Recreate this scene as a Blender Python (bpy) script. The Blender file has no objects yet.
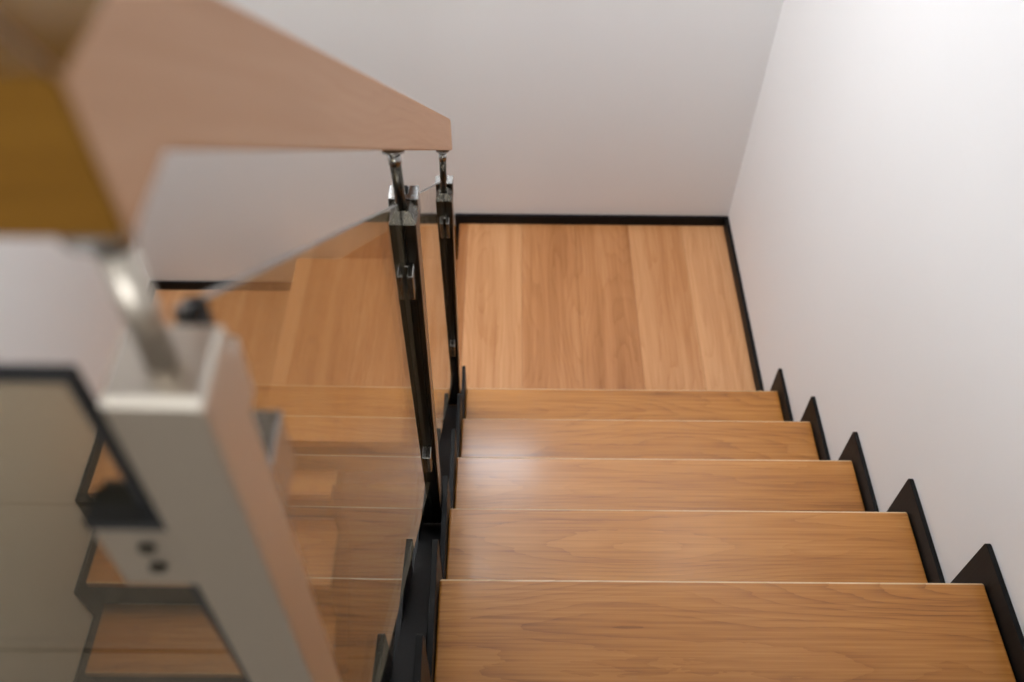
import bpy, bmesh, math
from mathutils import Vector, Matrix
C = bpy.context.scene
COL = C.collection
PI = math.pi

# ------------------------------------------------------------------ measures
R, G = 0.18, 0.2245            # rise and going
XE, XW = 1.0887, 1.1000        # tread ends / right wall
A_, B_ = 0.0395, 0.0498        # how far the zigzag plates stand above / in front of the treads
L = 0.8563                     # depth of the landing = back wall
XL = -1.018                    # left wall
ZL = -0.36                     # lower landing
XM = -0.437                    # edge of the corner step
XN = 0.163                     # edge of the upper landing
YF = -1.347                    # edge of the upper floor
ZF = 1.26                      # upper floor
ZB = -1.80                     # lower floor
ZC = 3.90                      # ceiling
YH = -4.60                     # hall end


# ------------------------------------------------------------------ mesh helpers
def box_into(bm, x0, x1, y0, y1, z0, z1):
    vs = [bm.verts.new((x, y, z)) for x in (x0, x1) for y in (y0, y1) for z in (z0, z1)]
    for f in ((0, 1, 3, 2), (4, 6, 7, 5), (0, 4, 5, 1), (2, 3, 7, 6), (0, 2, 6, 4), (1, 5, 7, 3)):
        bm.faces.new([vs[i] for i in f])
    return vs


def prism_into(bm, pts, axis, lo, hi, shift=None):
    """Extrude a polygon. axis 'x': pts are (y, z); axis 'y': pts are (x, z); axis 'z': pts are (x, y)."""
    def mk(p, t):
        if axis == 'x':
            dx = shift(p[0]) if shift else 0.0
            return (t + dx, p[0], p[1])
        if axis == 'y':
            return (p[0], t, p[1])
        return (p[0], p[1], t)
    a = [bm.verts.new(mk(p, lo)) for p in pts]
    b = [bm.verts.new(mk(p, hi)) for p in pts]
    n = len(pts)
    bm.faces.new(a)
    bm.faces.new(b[::-1])
    for i in range(n):
        bm.faces.new((a[i], b[i], b[(i + 1) % n], a[(i + 1) % n]))


def cyl_into(bm, p0, p1, r0, r1=None, seg=20):
    r1 = r0 if r1 is None else r1
    p0, p1 = Vector(p0), Vector(p1)
    d = (p1 - p0).normalized()
    s = Vector((1, 0, 0)) if abs(d.x) < 0.9 else Vector((0, 1, 0))
    u = d.cross(s).normalized()
    v = d.cross(u)
    a = [bm.verts.new(p0 + r0 * (math.cos(2 * PI * i / seg) * u + math.sin(2 * PI * i / seg) * v)) for i in range(seg)]
    b = [bm.verts.new(p1 + r1 * (math.cos(2 * PI * i / seg) * u + math.sin(2 * PI * i / seg) * v)) for i in range(seg)]
    for i in range(seg):
        bm.faces.new((a[i], a[(i + 1) % seg], b[(i + 1) % seg], b[i]))
    bm.faces.new(a[::-1])
    bm.faces.new(b)


def bevel(bm, w, seg=2, angle=35):
    bmesh.ops.recalc_face_normals(bm, faces=bm.faces)
    es = [e for e in bm.edges if len(e.link_faces) == 2 and e.calc_face_angle(0) > math.radians(angle)]
    bmesh.ops.bevel(bm, geom=es, offset=w, segments=seg, profile=0.5, affect='EDGES', clamp_overlap=True)


def round_poly(pts, radii, seg=4):
    """Round the corners of a closed polygon with the given radius at each corner."""
    out = []
    n = len(pts)
    for i, p in enumerate(pts):
        r = radii[i] if isinstance(radii, (list, tuple)) else radii
        p = Vector(p)
        if r <= 0:
            out.append(tuple(p))
            continue
        a, b = Vector(pts[i - 1]) - p, Vector(pts[(i + 1) % n]) - p
        la, lb = a.length, b.length
        a.normalize(); b.normalize()
        ang = a.angle(b)
        t = min(r / math.tan(ang / 2), 0.45 * la, 0.45 * lb)
        p0, p1 = p + a * t, p + b * t
        for k in range(seg + 1):
            s = k / seg
            out.append(tuple((1 - s) ** 2 * p0 + 2 * s * (1 - s) * p + s * s * p1))
    return out


def obj(name, bm, mat, parent=None, loc=(0, 0, 0), smooth=False, smooth_area=0.0045):
    bmesh.ops.recalc_face_normals(bm, faces=bm.faces)
    me = bpy.data.meshes.new(name)
    bm.to_mesh(me)
    bm.free()
    for m in (mat if isinstance(mat, (list, tuple)) else [mat]):
        me.materials.append(m)
    if smooth:
        for p in me.polygons:
            p.use_smooth = p.area < smooth_area
    o = bpy.data.objects.new(name, me)
    COL.objects.link(o)
    o.parent = parent
    o.location = loc
    return o


def thing(name, label, cat, loc=(0, 0, 0), group=None):
    o = bpy.data.objects.new(name, None)
    o.empty_display_size = 0.1
    COL.objects.link(o)
    o.location = loc
    o['label'] = label
    o['category'] = cat
    if group:
        o['group'] = group
    return o


def struct(name, bm, mat, label, cat):
    o = obj(name, bm, mat)
    o['kind'] = 'structure'
    o['label'] = label
    o['category'] = cat
    return o


def new():
    return bmesh.new()


# ------------------------------------------------------------------ materials
def mat_base(name):
    m = bpy.data.materials.new(name)
    m.use_nodes = True
    nt = m.node_tree
    return m, nt, nt.nodes['Principled BSDF']


def N(nt, kind, **kw):
    n = nt.nodes.new(kind)
    for k, v in kw.items():
        setattr(n, k, v)
    return n


def math_node(nt, op, a, b=None):
    n = N(nt, 'ShaderNodeMath', operation=op)
    for i, v in enumerate((a, b)):
        if v is None:
            continue
        if isinstance(v, (int, float)):
            n.inputs[i].default_value = v
        else:
            nt.links.new(v, n.inputs[i])
    return n.outputs[0]


def wood(name, dark, mid, light, along='X', plank=None, plank_tone=0.0, rough=0.32, joint=0.0, ring=1.0, coat=0.25, fine_amt=0.30,
         plank_off=0.0, spec=0.25):
    m, nt, bs = mat_base(name)
    lk = nt.links.new
    tc = N(nt, 'ShaderNodeTexCoord')
    sep = N(nt, 'ShaderNodeSeparateXYZ')
    lk(tc.outputs['Object'], sep.inputs[0])
    a_, c_ = (sep.outputs['X'], sep.outputs['Y']) if along == 'X' else (sep.outputs['Y'], sep.outputs['X'])
    z_ = sep.outputs['Z']
    if along == 'YZ':      # grain follows the slope of a rail, across = height
        cs_, sn_ = math.cos(0.686), math.sin(0.686)
        a_ = math_node(nt, 'SUBTRACT', math_node(nt, 'MULTIPLY', sep.outputs['Y'], cs_), math_node(nt, 'MULTIPLY', z_, sn_))
        c_ = math_node(nt, 'ADD', math_node(nt, 'MULTIPLY', sep.outputs['Y'], sn_), math_node(nt, 'MULTIPLY', z_, cs_))
        z_ = sep.outputs['X']
    info = N(nt, 'ShaderNodeObjectInfo')
    seed = math_node(nt, 'MULTIPLY', info.outputs['Random'], 37.0)
    tone = None
    if plank:
        idx = math_node(nt, 'FLOOR', math_node(nt, 'DIVIDE', math_node(nt, 'ADD', c_, plank_off), plank))
        wn = N(nt, 'ShaderNodeTexWhiteNoise', noise_dimensions='1D')
        lk(math_node(nt, 'ADD', idx, 0.37), wn.inputs['W'])
        tone = wn.outputs['Value']
        seed = math_node(nt, 'ADD', seed, math_node(nt, 'MULTIPLY', tone, 53.0))
    av = math_node(nt, 'ADD', a_, seed)
    # slow wander that bends the growth rings into long loops
    def field(fa, fc, detail, rough_=0.5):
        cv = N(nt, 'ShaderNodeCombineXYZ')
        lk(math_node(nt, 'MULTIPLY', av, fa), cv.inputs[0])
        lk(math_node(nt, 'MULTIPLY', c_, fc), cv.inputs[1])
        lk(math_node(nt, 'MULTIPLY', z_, fc), cv.inputs[2])
        n = N(nt, 'ShaderNodeTexNoise')
        n.inputs['Scale'].default_value = 1.0
        n.inputs['Detail'].default_value = detail
        n.inputs['Roughness'].default_value = rough_
        lk(cv.outputs[0], n.inputs['Vector'])
        return n.outputs['Fac']
    n1 = field(1.0, 7.5, 1.6, 0.4)
    wob = field(11.0, 60.0, 3.0)
    ph = math_node(nt, 'ADD', math_node(nt, 'MULTIPLY', n1, 20.0), math_node(nt, 'MULTIPLY', c_, 30.0))
    ph = math_node(nt, 'ADD', ph, math_node(nt, 'MULTIPLY', wob, 0.9))
    band = math_node(nt, 'POWER', math_node(nt, 'FRACT', ph), 3.5)
    band = math_node(nt, 'MULTIPLY', band, field(2.0, 9.0, 1.0))
    n2 = field(5.0, 210.0, 3.0)
    n3 = field(0.9, 30.0, 4.0, 0.6)
    n4 = field(1.2, 5.0, 2.0)
    dev = lambda f, k: math_node(nt, 'MULTIPLY', math_node(nt, 'SUBTRACT', f, 0.5), k)
    v = math_node(nt, 'SUBTRACT', 0.66, math_node(nt, 'MULTIPLY', band, 0.62 * ring))
    v = math_node(nt, 'ADD', v, dev(n2, 2.4 * fine_amt))
    v = math_node(nt, 'ADD', v, dev(n3, 0.9))
    v = math_node(nt, 'ADD', v, dev(n4, 0.5))
    if tone is not None:
        v = math_node(nt, 'ADD', v, dev(tone, plank_tone))
    rp = N(nt, 'ShaderNodeValToRGB')
    lk(v, rp.inputs[0])
    el = rp.color_ramp.elements
    el[0].position, el[0].color = 0.12, (*dark, 1)
    el[1].position, el[1].color = 0.95, (*light, 1)
    e = el.new(0.55)
    e.color = (*mid, 1)
    out = rp.outputs[0]
    if plank and joint > 0:
        fr = math_node(nt, 'FRACT', math_node(nt, 'DIVIDE', math_node(nt, 'ADD', c_, plank_off), plank))
        ed = math_node(nt, 'MINIMUM', fr, math_node(nt, 'SUBTRACT', 1.0, fr))
        gap = math_node(nt, 'LESS_THAN', ed, joint / plank)
        mx = N(nt, 'ShaderNodeMixRGB')
        lk(gap, mx.inputs[0])
        lk(out, mx.inputs[1])
        mx.inputs[2].default_value = (dark[0] * 0.35, dark[1] * 0.35, dark[2] * 0.35, 1)
        out = mx.outputs[0]
    lk(out, bs.inputs['Base Color'])
    bs.inputs['Roughness'].default_value = rough
    bs.inputs['Specular IOR Level'].default_value = spec
    bs.inputs['Coat Weight'].default_value = coat
    bs.inputs['Coat Roughness'].default_value = 0.15
    bp = N(nt, 'ShaderNodeBump')
    bp.inputs['Strength'].default_value = 0.06
    bp.inputs['Distance'].default_value = 0.002
    lk(n2, bp.inputs['Height'])
    lk(bp.outputs[0], bs.inputs['Normal'])
    return m


def paint(name, col, rough=0.6, bump=0.0):
    m, nt, bs = mat_base(name)
    lk = nt.links.new
    tc = N(nt, 'ShaderNodeTexCoord')
    n = N(nt, 'ShaderNodeTexNoise')
    n.inputs['Scale'].default_value = 3.0
    n.inputs['Detail'].default_value = 4.0
    lk(tc.outputs['Object'], n.inputs['Vector'])
    rp = N(nt, 'ShaderNodeValToRGB')
    rp.color_ramp.elements[0].color = (*[c * 0.985 for c in col], 1)
    rp.color_ramp.elements[1].color = (*[min(1, c * 1.015) for c in col], 1)
    lk(n.outputs['Fac'], rp.inputs[0])
    lk(rp.outputs[0], bs.inputs['Base Color'])
    bs.inputs['Roughness'].default_value = rough
    if bump:
        n2 = N(nt, 'ShaderNodeTexNoise')
        n2.inputs['Scale'].default_value = 260.0
        lk(tc.outputs['Object'], n2.inputs['Vector'])
        bp = N(nt, 'ShaderNodeBump')
        bp.inputs['Strength'].default_value = bump
        bp.inputs['Distance'].default_value = 0.001
        lk(n2.outputs['Fac'], bp.inputs['Height'])
        lk(bp.outputs[0], bs.inputs['Normal'])
    return m


def metal(name, col, rough, metallic=1.0, spec=0.5):
    m, nt, bs = mat_base(name)
    lk = nt.links.new
    tc = N(nt, 'ShaderNodeTexCoord')
    mp = N(nt, 'ShaderNodeMapping')
    mp.inputs['Scale'].default_value = (300, 300, 4)
    lk(tc.outputs['Object'], mp.inputs[0])
    n = N(nt, 'ShaderNodeTexNoise')
    n.inputs['Scale'].default_value = 1.0
    lk(mp.outputs[0], n.inputs['Vector'])
    rp = N(nt, 'ShaderNodeMapRange')
    rp.inputs['To Min'].default_value = rough * 0.85
    rp.inputs['To Max'].default_value = rough * 1.15
    lk(n.outputs['Fac'], rp.inputs['Value'])
    lk(rp.outputs[0], bs.inputs['Roughness'])
    bs.inputs['Base Color'].default_value = (*col, 1)
    bs.inputs['Metallic'].default_value = metallic
    bs.inputs['Specular IOR Level'].default_value = spec
    return m


def pane_mat(name, tint):
    """Thin architectural glass: each face mirrors by Fresnel and lets the rest through with a grey tint."""
    m = bpy.data.materials.new(name)
    m.use_nodes = True
    nt = m.node_tree
    lk = nt.links.new
    nt.nodes.remove(nt.nodes['Principled BSDF'])
    out = nt.nodes['Material Output']
    geo = N(nt, 'ShaderNodeNewGeometry')
    mr = N(nt, 'ShaderNodeMapRange')
    mr.inputs['To Min'].default_value = 1.5
    mr.inputs['To Max'].default_value = 1 / 1.5
    lk(geo.outputs['Backfacing'], mr.inputs['Value'])
    fr = N(nt, 'ShaderNodeFresnel')
    lk(mr.outputs[0], fr.inputs['IOR'])
    tr = N(nt, 'ShaderNodeBsdfTransparent')
    tr.inputs[0].default_value = (*tint, 1)
    gl = N(nt, 'ShaderNodeBsdfGlossy')
    gl.inputs['Roughness'].default_value = 0.0
    gl.inputs[0].default_value = (1, 1, 1, 1)
    mx = N(nt, 'ShaderNodeMixShader')
    lk(fr.outputs[0], mx.inputs[0])
    lk(tr.outputs[0], mx.inputs[1])
    lk(gl.outputs[0], mx.inputs[2])
    lk(mx.outputs[0], out.inputs['Surface'])
    return m


def emit(name, col, s):
    m = bpy.data.materials.new(name)
    m.use_nodes = True
    nt = m.node_tree
    nt.nodes.remove(nt.nodes['Principled BSDF'])
    e = N(nt, 'ShaderNodeEmission')
    e.inputs[0].default_value = (*col, 1)
    e.inputs[1].default_value = s
    nt.links.new(e.outputs[0], nt.nodes['Material Output'].inputs['Surface'])
    return m


OAK = wood('oak_tread', (0.18, 0.060, 0.009), (0.41, 0.158, 0.029), (0.53, 0.232, 0.054), 'X', coat=0.7, rough=0.35, ring=0.62, fine_amt=0.36)
OAK_EDGE = wood('oak_edge_highlight', (0.42, 0.24, 0.10), (0.62, 0.42, 0.24), (0.70, 0.50, 0.31), 'X', coat=0.3, rough=0.3)  # paler oak, paints the highlight line along the tread nosings
OAK_PLANK = wood('oak_planks', (0.29, 0.106, 0.032), (0.48, 0.212, 0.080), (0.64, 0.335, 0.157), 'Y', plank=0.186, plank_tone=0.72,
                 joint=0.0003, ring=0.45, fine_amt=0.16, coat=0.45, plank_off=0.55)
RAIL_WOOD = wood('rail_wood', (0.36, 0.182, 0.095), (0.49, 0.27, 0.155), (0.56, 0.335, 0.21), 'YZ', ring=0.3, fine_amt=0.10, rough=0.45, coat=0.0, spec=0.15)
RAIL_SHADE = wood('rail_wood_shaded', (0.105, 0.046, 0.006), (0.185, 0.083, 0.011), (0.25, 0.122, 0.018), 'X', ring=0.4, fine_amt=0.12, rough=0.5, coat=0.0, spec=0.06)  # same wood as the sloping rail, darkened to paint in the shade
HALL_WOOD = wood('hall_boards', (0.22, 0.19, 0.15), (0.30, 0.26, 0.215), (0.36, 0.31, 0.26), 'X', plank=0.18, plank_tone=0.1, joint=0.0028,
                 rough=0.5, coat=0.0, fine_amt=0.08, plank_off=1.465, ring=0.4)
WALL = paint('white_wall_paint', (0.905, 0.90, 0.90), 0.65, 0.05)
CEIL = paint('ceiling_paint', (0.82, 0.81, 0.80), 0.8)
BLACK = metal('black_powder_steel', (0.0065, 0.0064, 0.0064), 0.45, 0.0, 0.14)
STEEL_DARK = metal('brushed_dark_steel', (0.085, 0.077, 0.064), 0.28, 1.0)
STEEL_NEAR = metal('satin_steel', (0.54, 0.485, 0.415), 0.36, 1.0)
CLIP = metal('satin_clip_steel', (0.33, 0.32, 0.305), 0.26, 1.0)
RUBBER = paint('black_rubber', (0.005, 0.005, 0.005), 0.8)
GLASS = pane_mat('tinted_glass', (0.76, 0.71, 0.60))
GLASS_EDGE = metal('glass_edge', (0.20, 0.195, 0.185), 0.4, 0.0, 0.4)
PANE_CLEAR = pane_mat('window_glass', (0.96, 0.97, 0.97))
WIN_FRAME = paint('window_frame_paint', (0.75, 0.75, 0.75), 0.4)

# ------------------------------------------------------------------ the shell
T = 0.12
WX0, WX1, WZ0, WZ1 = -0.06, 0.52, 2.14, 3.08       # window opening high on the back wall
bm = new()
box_into(bm, XL - T, XW + T, L, L + T, ZB - T, WZ0)
box_into(bm, XL - T, XW + T, L, L + T, WZ1, ZC + T)
box_into(bm, XL - T, WX0, L, L + T, WZ0, WZ1)
box_into(bm, WX1, XW + T, L, L + T, WZ0, WZ1)
struct('wall_back', bm, WALL, 'white painted back wall above the black baseboard of the landing', 'wall')
bm = new(); box_into(bm, XW, XW + T, YH - T, L + T, ZB - T, ZC + T)
struct('wall_right', bm, WALL, 'plain white wall along the right side of the oak steps', 'wall')
bm = new(); box_into(bm, XL - T, XL, YH - T, L + T, ZB - T, ZC + T)
struct('wall_left', bm, WALL, 'white wall on the far left, seen beside and through the end glass panel', 'wall')
bm = new(); box_into(bm, XL - T, XW + T, YH - T, YH, ZB - T, ZC + T)
struct('wall_front', bm, WALL, 'white wall at the far end of the upper hall', 'wall')
bm = new(); box_into(bm, XL - T, XW + T, YH - T, L + T, ZC, ZC + T)
struct('ceiling', bm, CEIL, 'white ceiling over the stairwell', 'ceiling')
bm = new(); box_into(bm, XL, XW, YH, -0.02, 2.80, 3.06)  # slab edge drawn out past the upper floor to shade treads and right wall
struct('ceiling_hall_shade', bm, CEIL, 'unseen hall ceiling slab, extended over the flight to shade the near steps', 'ceiling')
bm = new(); box_into(bm, XL, XW, YH, YF, ZF - 0.28, ZF)
struct('floor', bm, HALL_WOOD, 'pale boards of the upper floor at the head of the steps', 'floor')
bm = new(); box_into(bm, XL, XW, YH, L, ZB - T, ZB)
struct('floor_lower', bm, HALL_WOOD, 'pale floor of the lower storey', 'floor')

# window (above the frame of the photograph; it is what lights the stairwell)
bm = new()
fw = 0.05
box_into(bm, WX0, WX1, L + 0.02, L + 0.07, WZ0, WZ0 + fw)
box_into(bm, WX0, WX1, L + 0.02, L + 0.07, WZ1 - fw, WZ1)
box_into(bm, WX0, WX0 + fw, L + 0.02, L + 0.07, WZ0 + fw, WZ1 - fw)
box_into(bm, WX1 - fw, WX1, L + 0.02, L + 0.07, WZ0 + fw, WZ1 - fw)
w1 = struct('window_1', bm, WIN_FRAME, 'white framed window high on the back wall', 'window')

# baseboards: one black steel strip follows the back wall down the corner steps
PT = 0.0118
HP = 0.036
bm = new()
cb = 0.016
prism_into(bm, [(XW, HP), (XN - cb, HP), (XN - cb, -R - 0.02), (XN - 0.001, -R - 0.02), (XN - 0.001, -0.02), (XW, -0.02)], 'y', L - PT, L)
prism_into(bm, [(XL, ZL - 0.02), (XM - cb, ZL - 0.02), (XM - cb, ZL + HP), (XL, ZL + HP)], 'y', L - PT, L)
struct('baseboard_back', bm, BLACK, 'black steel baseboard strip along the foot of the back wall', 'baseboard')
bm = new()
prism_into(bm, [(XM - cb + 0.0005, ZL - 0.02), (XN - cb - 0.0005, ZL - 0.02), (XN - cb - 0.0005, -0.025), (-0.06, -0.025), (XM - cb + 0.0005, ZL + HP)], 'y', L - PT, L)
struct('trim_1', bm, OAK, 'oak string board sloping up the back wall beside the corner step', 'trim')
bm = new(); box_into(bm, XW - PT, XW, B_, L - PT, -0.02, HP)
struct('baseboard_right', bm, BLACK, 'black baseboard along the right edge of the upper landing', 'baseboard')
bm = new(); box_into(bm, XL, XL + PT, -0.0195, L - PT, ZL - 0.02, ZL + A_)
struct('baseboard_left', bm, BLACK, 'black baseboard at the foot of the left wall beside the lower landing', 'baseboard')


# ------------------------------------------------------------------ stairs
def zigzag(k0, k1, y_sign, y0, z0, up, fwd, depth, r=0.007, start=None, end=None):
    """Saw-tooth outline (y, z) of a stringer plate. Steps k0..k1 climb towards -y when y_sign is -1."""
    pts, rad = [], []
    if start:
        pts += start; rad += [0] * len(start)
    for k in range(k0, k1 + 1):
        yk = y0 + y_sign * (k - 1) * G - y_sign * fwd
        pts += [(yk, z0 + (k - 1) * R + up), (yk, z0 + k * R + up)]
        rad += [0.002, r]
    return pts, rad


def upper_plate(nk, depth, ylast):
    pts, rad = zigzag(1, nk, -1, 0.0, 0.0, A_, B_, depth)
    pts.append((ylast, nk * R + A_)); rad.append(0)
    # lower edge parallel to the slope
    pts.append((ylast, R - ylast * R / G - depth - 0.05)); rad.append(0)
    pts.append((B_, -depth)); rad.append(0)
    return round_poly(pts, rad)


def xshift(y):
    return 0.012 * (0.05 - y)


XC = 0.190                     # middle of the inner stringer at the landing
HW = 0.0192                    # half gap between its two plates
PL = 0.0095                    # plate thickness

up = thing('staircase', 'upper flight of oak steps with black zigzag stringers beside the right wall', 'stairs', (0.65, 0, 0))


def child(name, bm, mat, root, smooth=False):
    o = obj(name, bm, mat, root, smooth=smooth)
    o.matrix_parent_inverse = Matrix.Translation(-Vector(root.location))
    return o


bm = new()
prism_into(bm, upper_plate(7, 0.16, -1.345), 'x', XW - 0.0095, XW - 0.001)
bevel(bm, 0.0008, 1, 50)
o = child('wall_stringer', bm, BLACK, up); o['label'] = 'black steel zigzag plate against the wall'
for s in (-1, 1):
    bm = new()
    lo = XC + (HW if s > 0 else -HW - PL)
    prism_into(bm, upper_plate(6, 0.20, -1.276), 'x', lo, lo + PL, xshift)
    bevel(bm, 0.0008, 1, 50)
    o = child('zigzag_plate', bm, BLACK, up)
    o['label'] = 'inner black zigzag plate, %s side' % ('tread' if s > 0 else 'stairwell')
bm = new()
q0, q1 = 0.04, -1.276
zn = lambda y: R - y * R / G
prism_into(bm, [(q0, zn(q0) - 0.035), (q1, zn(q1) - 0.035), (q1, zn(q1) - 0.30), (q0, zn(q0) - 0.30)], 'x', XC - HW, XC + HW, xshift)
o = child('stringer_core', bm, BLACK, up); o['label'] = 'black steel bar between the two zigzag plates'


def tread(root, x0, x1, yn, z, depth, sign, name='tread', mat=OAK):
    """One board; yn is its front edge, the board runs away from it by depth along -sign."""
    bm = new()
    ya, yb = (yn - depth, yn) if sign > 0 else (yn, yn + depth)
    box_into(bm, x0, x1, ya, yb, z - 0.032, z)
    bevel(bm, 0.0040, 4, 60)
    c = Vector(((x0 + x1) / 2, yn, z))
    bmesh.ops.translate(bm, verts=bm.verts, vec=-c)
    bmesh.ops.recalc_face_normals(bm, faces=bm.faces)
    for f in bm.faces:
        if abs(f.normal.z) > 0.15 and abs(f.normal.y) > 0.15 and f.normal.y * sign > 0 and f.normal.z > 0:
            f.material_index = 1  # upper front bevel carries the painted highlight
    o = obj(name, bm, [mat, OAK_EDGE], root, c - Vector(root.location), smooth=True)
    return o


for k in range(1, 7):
    yn = -(k - 1) * G
    x0 = XC + HW + PL + xshift(yn - G / 2) + 0.001
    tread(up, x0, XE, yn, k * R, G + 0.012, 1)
for k in range(1, 8):
    yn = -(k - 1) * G
    x0 = XC + HW + PL + xshift(yn) + 0.0015
    bm = new(); box_into(bm, x0, XE, yn - 0.018, yn - 0.008, (k - 1) * R + 0.0005, k * R - (0.0325 if k < 7 else 0.02))
    o = child('riser', bm, BLACK, up)

# upper landing, corner step, lower landing
ld = thing('stair_landing', 'upper oak plank landing between the lowest step and the white back wall', 'landing', (0.63, 0.4, 0))
def notch(x0, x1, y0, y1, z0, z1):     # boards cut around the two stringer plates
    bm = new()
    prism_into(bm, [(x0, 0.0515), (x0, y1), (x1, y1), (x1, y0), (0.2225, y0), (0.2225, 0.0515)], 'z', z0, z1)
    return bm


bm = notch(XN, XW - PT - 0.0005, -0.005, L - PT - 0.0005, -0.032, 0); bevel(bm, 0.002, 2, 60)
child('plank_deck', bm, OAK_PLANK, ld, True)
bm = notch(XN + 0.008, XW - PT - 0.001, -0.005, L - PT - 0.001, -R + 0.0005, -0.0325)
o = child('landing_frame', bm, BLACK, ld); o['label'] = 'black steel frame under the boards'
cs = thing('corner_step', 'oak step down between the upper and the lower landing, behind the glass', 'step', (-0.13, 0.4, -R))
bm = new(); box_into(bm, XM, XN + 0.007, 0.052, L - PT - 0.0005, -R - 0.032, -R); bevel(bm, 0.002, 2, 60)
child('plank_deck', bm, OAK_PLANK, cs, True)
bm = new(); box_into(bm, XM + 0.01, XN + 0.007, 0.053, L - PT - 0.001, ZL + 0.0005, -R - 0.0325)
o = child('riser', bm, BLACK, cs); o['label'] = 'black steel riser and frame under the boards'
XI = -0.22                     # inner edge of the lower flight
l2 = thing('stair_landing', 'lower oak landing against the left wall, seen past the near post', 'landing', (-0.6, 0.4, ZL))
bm = new(); box_into(bm, XL + PT + 0.0005, XI, -0.035, L - PT - 0.0005, ZL - 0.032, ZL); bevel(bm, 0.002, 2, 60)
child('plank_deck', bm, OAK_PLANK, l2, True)
bm = new(); box_into(bm, XL + PT + 0.0005, XI - 0.01, -0.02, L - PT - 0.001, ZL - R + 0.0005, ZL - 0.0325)
o = child('riser', bm, BLACK, l2); o['label'] = 'black steel riser and frame under the boards'

dn = thing('staircase', 'lower flight of oak steps with black risers, down beside the left wall', 'stairs', (-0.56, 0, ZL))
for k in range(1, 8):
    yn = -0.035 - k * G
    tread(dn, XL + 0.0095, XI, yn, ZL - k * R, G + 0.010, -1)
    bm = new(); box_into(bm, XL + 0.0095, XI, yn + 0.010, yn + 0.020, ZL - (k + 1) * R + (0.0005), ZL - k * R - 0.0325)
    child('riser', bm, BLACK, dn)


def lower_plate(depth, y_end_k=7):
    pts, rad = [(-0.02, ZL + A_), (-0.085, ZL + A_)], [0, 0.004]
    for k in range(1, y_end_k + 1):
        pts += [(-0.085 - (k - 1) * G, ZL - k * R + A_), (-0.085 - k * G, ZL - k * R + A_)]
        rad += [0.002, 0.006]
    pts += [(-0.085 - y_end_k * G, ZB + 0.001), (-0.085 - y_end_k * G + 0.18, ZB + 0.001), (-0.02, ZL - R - depth)]
    rad += [0] * 3
    return round_poly(pts, rad)


for lo, nm, lb in ((XL + 0.001, 'wall_stringer', 'black zigzag plate along the left wall'), (XI + 0.001, 'zigzag_plate', 'black zigzag plate on the stairwell side')):
    bm = new()
    prism_into(bm, lower_plate(0.14), 'x', lo, lo + 0.0085)
    o = child(nm, bm, BLACK, dn); o['label'] = lb

# ------------------------------------------------------------------ balustrade
XG = 0.2022
bal = thing('glass_balustrade', 'glass stair balustrade with dark steel posts under a pale wooden handrail', 'balustrade', (XG, -0.68, 0.69))
# handrail: the run down the flight with its level start, then the level run to the left
YE, SL = -0.033, 0.8185
ZE = 1.042
RW0, RW1 = 0.1845, 0.2195
YQ = -1.3220
zb = lambda y: ZE + SL * (YE - y)
ZR = 2.0605
yb_ = YE - (ZR - ZE) / SL
ZT = ZR + 0.0605
ze_top = ZE + 0.0785
yt_ = YE - (ZT - ze_top) / SL
pts = [(YE, ZE), (YE, ze_top), (yt_, ZT), (YQ, ZT), (YQ, ZR), (yb_, ZR)]
bm = new()
prism_into(bm, round_poly(pts, [0.006, 0.050, 0.0, 0.0, 0.0, 0.0], 5), 'x', RW0, RW1)
for v in bm.verts:
    if abs(v.co.y - YQ) < 1e-5 and abs(v.co.x - RW0) < 1e-5:
        v.co.y += 0.035
bevel(bm, 0.0022, 2, 50)
bmesh.ops.recalc_face_normals(bm, faces=bm.faces)
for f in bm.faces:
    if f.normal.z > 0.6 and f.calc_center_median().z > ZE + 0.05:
        f.material_index = 1  # tops of the sloping rail get the painted shade tone
o = child('handrail', bm, [RAIL_WOOD, RAIL_SHADE], bal, True); o['label'] = 'pale wooden handrail sloping down the flight'
bm = new()
prism_into(bm, [(XL + 0.002, YQ), (RW1 - 0.0008, YQ), (RW0 - 0.0008, YQ + 0.035), (XL + 0.002, YQ + 0.035)], 'z', ZR, ZT)
bevel(bm, 0.0022, 2, 50)
o = child('handrail', bm, RAIL_SHADE, bal, True); o['label'] = 'level wooden handrail running left over the stairwell'

PW = 0.0182


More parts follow.
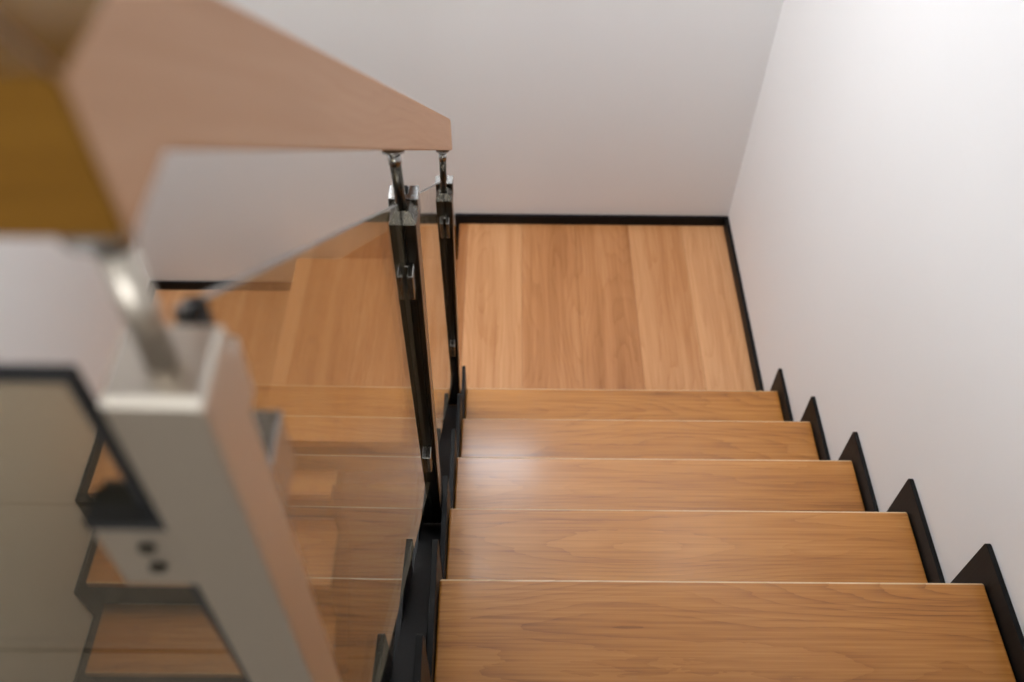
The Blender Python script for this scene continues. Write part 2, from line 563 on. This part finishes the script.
def post(yc, ztop, zbase, xb, xt, prz, clips_front, clips_back, top_clip, pad, side=None, PW=0.0182, STEEL=None, ch=0.014, inset=0.0087):
    """A square steel post standing in the inner stringer, tapered at the top, with a thin rod that carries the rail."""
    STEEL = STEEL or STEEL_DARK
    h = ztop - zbase
    LEAN = math.atan2(xt - xb, h)
    base = Vector((xb, yc, zbase))
    bm = new()
    box_into(bm, -PW, PW, -PW, PW, 0, h - ch)
    bevel(bm, 0.0016, 2, 60)
    # tapered head
    r0, r1 = PW - 0.0006, PW - inset
    lo = [bm.verts.new((sx * r0, sy * r0, h - ch)) for sx, sy in ((-1, -1), (1, -1), (1, 1), (-1, 1))]
    hi = [bm.verts.new((sx * r1, sy * r1, h)) for sx, sy in ((-1, -1), (1, -1), (1, 1), (-1, 1))]
    for i in range(4):
        bm.faces.new((lo[i], lo[(i + 1) % 4], hi[(i + 1) % 4], hi[i]))
    bm.faces.new(hi)
    bm.faces.new(lo[::-1])
    p = obj('post', bm, STEEL, bal, base - Vector(bal.location))
    p.rotation_euler = (0, LEAN, 0)
    mw = Matrix.Translation(base) @ Matrix.Rotation(LEAN, 4, 'Y')
    inv = mw.inverted()

    def sub(name, bm, mat, smooth=False):
        o = obj(name, bm, mat, p, smooth=smooth)
        return o
    # rod + flange under the rail
    head = mw @ Vector((0, 0, h))
    tip = Vector((0.2020, yc, prz))
    bm = new()
    a, b = inv @ (head - Vector((0, 0, 0.002))), inv @ tip
    m = a.lerp(b, 0.78)
    cyl_into(bm, a, m, 0.0068)
    sub('rod', bm, STEEL, True)
    bm = new()
    cyl_into(bm, m, a.lerp(b, 0.93), 0.0078)
    n = Vector((0, SL if abs(yc + 1.3) > 0.1 else 0.0, 1)).normalized()
    cyl_into(bm, a.lerp(b, 0.93), b - Vector((0, 0, 0.003)), 0.006)
    u = Vector((0, 1, -n.y)).normalized() if n.y > 0 else Vector((0, 1, 0))
    # oval flange lying against the underside of the rail
    tb = b
    ring0, ring1 = [], []
    nn = Vector((0, -u.z, u.y))
    for i in range(24):
        t = 2 * PI * i / 24
        q = tb + Vector((1, 0, 0)) * 0.013 * math.cos(t) + u * 0.020 * math.sin(t)
        ring0.append(bm.verts.new(q - nn * 0.0032))
        ring1.append(bm.verts.new(q - nn * 0.0004))
    for i in range(24):
        bm.faces.new((ring0[i], ring0[(i + 1) % 24], ring1[(i + 1) % 24], ring1[i]))
    bm.faces.new(ring0[::-1]); bm.faces.new(ring1)
    sub('rail_saddle', bm, CLIP, True)

    def uclip(zc, dy, hh=0.044, ln=0.026, wd=0.0115, slot=0.0038, tall=None):
        """U-shaped clamp on the front (dy<0) or back (dy>0) of the post; the glass slides into its slot."""
        z = zc - zbase
        s = 1 if dy > 0 else -1
        y0 = s * PW
        y1 = s * (PW + 0.008)
        y2 = s * (PW + ln)
        bm = new()
        poly = [(-wd, y0), (-wd, y2), (-slot, y2), (-slot, y1), (slot, y1), (slot, y2), (wd, y2), (wd, y0)]
        prism_into(bm, poly, 'z', z - hh / 2, z + hh / 2)
        bevel(bm, 0.0010, 1, 60)
        return sub('glass_clip', bm, CLIP)
    for zc in clips_front:
        uclip(zc, -1)
    for zc in clips_back:
        if side:
            uclip(zc - 0.030, 1, 0.050, 0.036, PW - 0.0006)
        else:
            uclip(zc, 1)
    if top_clip is not None:
        bm = new()
        z = h + top_clip
        w, sl, y0, y1, y2 = (0.0185 if STEEL is STEEL_DARK else 0.0150), 0.0055, PW, PW + 0.006, PW + 0.022
        prism_into(bm, [(-w, y0 - 0.004), (-w, y2), (-sl, y2), (-sl, y1), (sl, y1), (sl, y2), (w, y2), (w, y0 - 0.004)], 'z', z - 0.036, z + 0.006)
        bevel(bm, 0.0010, 1, 60)
        o = sub('glass_clip', bm, CLIP if STEEL is STEEL_DARK else STEEL)
        bm = new()
        box_into(bm, -sl + 0.0002, sl - 0.0002, y1 + 0.0002, y2 + 0.004, z - 0.036, z + pad)
        bmesh.ops.bevel(bm, geom=list(bm.edges), offset=0.002, segments=2, affect='EDGES')
        sub('rubber_pad', bm, RUBBER)
    if side:
        z0, z1 = side
        bm = new()
        x0, x1 = -PW - 0.040, -PW + 0.001
        box_into(bm, x0, x1, -0.0145, -0.0065, z0 - zbase, z1 - zbase)
        box_into(bm, x0, x1, 0.0035, 0.0115, z0 - zbase, z1 - zbase - 0.014)
        box_into(bm, x1 - 0.008, x1, -0.0065, 0.0035, z0 - zbase, z1 - zbase)
        sub('glass_clip', bm, STEEL)
        for zz in (0.36, 0.70):
            zq = z0 + (z1 - z0) * zz - zbase
            bm = new()
            cyl_into(bm, (x0 + 0.022, -0.0168, zq), (x0 + 0.022, -0.0146, zq), 0.0042, 0.0046, 14)
            sub('bolt', bm, STEEL_DARK)
        bm = new()
        box_into(bm, x0 + 0.001, x1 - 0.0085, 0.0036, 0.010, z1 - zbase - 0.0135, z1 - zbase + 0.004)
        box_into(bm, x0 - 0.001, x1 - 0.0005, -0.0155, 0.0036, z1 - zbase + 0.0003, z1 - zbase + 0.007)
        sub('rubber_pad', bm, RUBBER)
        bm = new()
        box_into(bm, -0.05, 0.05, -PW - 0.0245, -PW - 0.0005, 0.0, 0.13)
        bevel(bm, 0.002, 2, 60)
        sub('mounting_bracket', bm, BLACK)
    return p


YA, YB, YC = -1.3036, -0.682, -0.062
zcore = lambda y: zn(y) - 0.035
xc = lambda y: XC + xshift(y)
pA = post(YA, 1.977, ZF - 0.17, 0.1825, 0.1995, ZR, [], [1.868, 1.42], -0.042, 0.030, (1.800, 1.862), 0.0204, STEEL_NEAR, 0.0025, 0.0025)
pA['label'] = 'near steel post, large and blurred at the left'
pB = post(YB, 1.487, zcore(YB) + 0.016, xc(YB), 0.2045, zb(YB), [1.385, 0.955], [1.34, 0.905], -0.008, 0.004)
pB['label'] = 'middle dark steel post at the centre of the flight'
pC = post(YC, 0.960, zcore(YC) + 0.016, xc(YC), 0.1990, zb(YC), [0.885, 0.475], [], 0.0, 0.002)
pC['label'] = 'far dark steel post at the foot of the flight'

zt = lambda y: 1.549 + 0.8155 * (-0.753 - y)
GT = 0.0032


def sloped_panel(y0, y1, xa, xb, lab):
    bm = new()
    d = 0.64
    prism_into(bm, [(y0, zt(y0)), (y1, zt(y1)), (y1, zt(y1) - d), (y0, zt(y0) - d)], 'x', -GT, GT,
               lambda y: xa + (xb - xa) * (y - y0) / (y1 - y0))
    bmesh.ops.recalc_face_normals(bm, faces=bm.faces)
    for f in bm.faces:
        f.material_index = 0 if abs(f.normal.x) > 0.9 else 1
    o = child('glass_panel', bm, [GLASS, GLASS_EDGE], bal)
    o['label'] = lab


sloped_panel(YA + PW + 0.011, YB - PW - 0.009, 0.1990, XG, 'sloping glass panel between the near and middle posts')
sloped_panel(YB + PW + 0.009, YC - PW - 0.009, XG, 0.1968, 'sloping glass panel between the middle and far posts')
# level panel beside the near post
bm = new()
GX1, GZ0, GZ1 = 0.1595, ZF - 0.02, 1.967
GY = YA - 0.0015
box_into(bm, XL + 0.01, GX1, GY - GT, GY + GT, GZ0, GZ1)
bmesh.ops.recalc_face_normals(bm, faces=bm.faces)
for f in bm.faces:
    f.material_index = 0 if abs(f.normal.y) > 0.9 else 1
gp = child('glass_panel', bm, [GLASS, GLASS_EDGE], bal)
gp['label'] = 'level grey glass panel with a black edge, under the left handrail'
bm = new()
e_ = 0.0036
box_into(bm, XL + 0.01, GX1 + e_, GY - GT - 0.0004, GY + GT + 0.0004, GZ1 + 0.0002, GZ1 + e_)
box_into(bm, GX1 + 0.0002, GX1 + e_, GY - GT - 0.0004, GY + GT + 0.0004, GZ0, GZ1 + 0.0002)
o = child('edge_trim', bm, RUBBER, bal)
o.parent = gp
o['label'] = 'black edging on the glass'

# ------------------------------------------------------------------ light
def area(name, loc, rot, sx, sy, power, col):
    d = bpy.data.lights.new(name, 'AREA')
    d.shape = 'RECTANGLE'
    d.size, d.size_y, d.energy, d.color = sx, sy, power, col
    o = bpy.data.objects.new(name, d)
    COL.objects.link(o)
    o.location, o.rotation_euler = loc, rot
    return o


area('window_daylight', ((WX0 + WX1) / 2, L + 0.10, (WZ0 + WZ1) / 2), (-PI / 2, 0, 0), WX1 - WX0 - 0.1, WZ1 - WZ0 - 0.1, 19, (0.80, 0.90, 1.0))
area('stairwell_fill', (-0.27, 0.36, ZC - 0.03), (0, 0, 0), 0.68, 0.85, 60, (0.98, 0.985, 1.0))  # added overhead fill for the stairwell, no known fixture
area('hall_fill', (0.0, YH + 0.04, 2.05), (PI / 2, 0, 0), 2.0, 1.4, 40, (0.93, 0.97, 1.0))  # added fill before the solid hall wall, brightens the back wall

w = bpy.data.worlds.new('World')
C.world = w
w.use_nodes = True
w.node_tree.nodes['Background'].inputs[0].default_value = (0.75, 0.85, 1.0, 1)
w.node_tree.nodes['Background'].inputs[1].default_value = 0.6

# ------------------------------------------------------------------ camera
pitch, yaw, roll, fpx = 0.8880, 0.0068, 0.0142, 929.6
f = Vector((math.sin(yaw) * math.cos(pitch), math.cos(yaw) * math.cos(pitch), -math.sin(pitch)))
r = f.cross(Vector((0, 0, 1))).normalized()
u = r.cross(f)
cr, sr = math.cos(roll), math.sin(roll)
r2, u2 = cr * r + sr * u, -sr * r + cr * u
cd = bpy.data.cameras.new('camera')
cam = bpy.data.objects.new('camera', cd)
COL.objects.link(cam)
M = Matrix((r2, u2, -f)).transposed().to_4x4()
M.translation = Vector((0.3364, -1.5289, 2.2675))
cam.matrix_world = M
cd.sensor_width = 36
cd.lens = fpx * 36 / 1024
cd.clip_start = 0.01
cd.dof.use_dof = True
cd.dof.focus_distance = 1.50
cd.dof.aperture_fstop = 3.4
cd.dof.aperture_blades = 9
C.camera = cam

C.view_settings.view_transform = 'Standard'
C.view_settings.look = 'None'
C.view_settings.exposure = 0.0
C.view_settings.gamma = 1.0
C.view_settings.use_curve_mapping = False
C.cycles.max_bounces = 14
C.cycles.transparent_max_bounces = 16
C.cycles.caustics_reflective = False
C.cycles.caustics_refractive = False
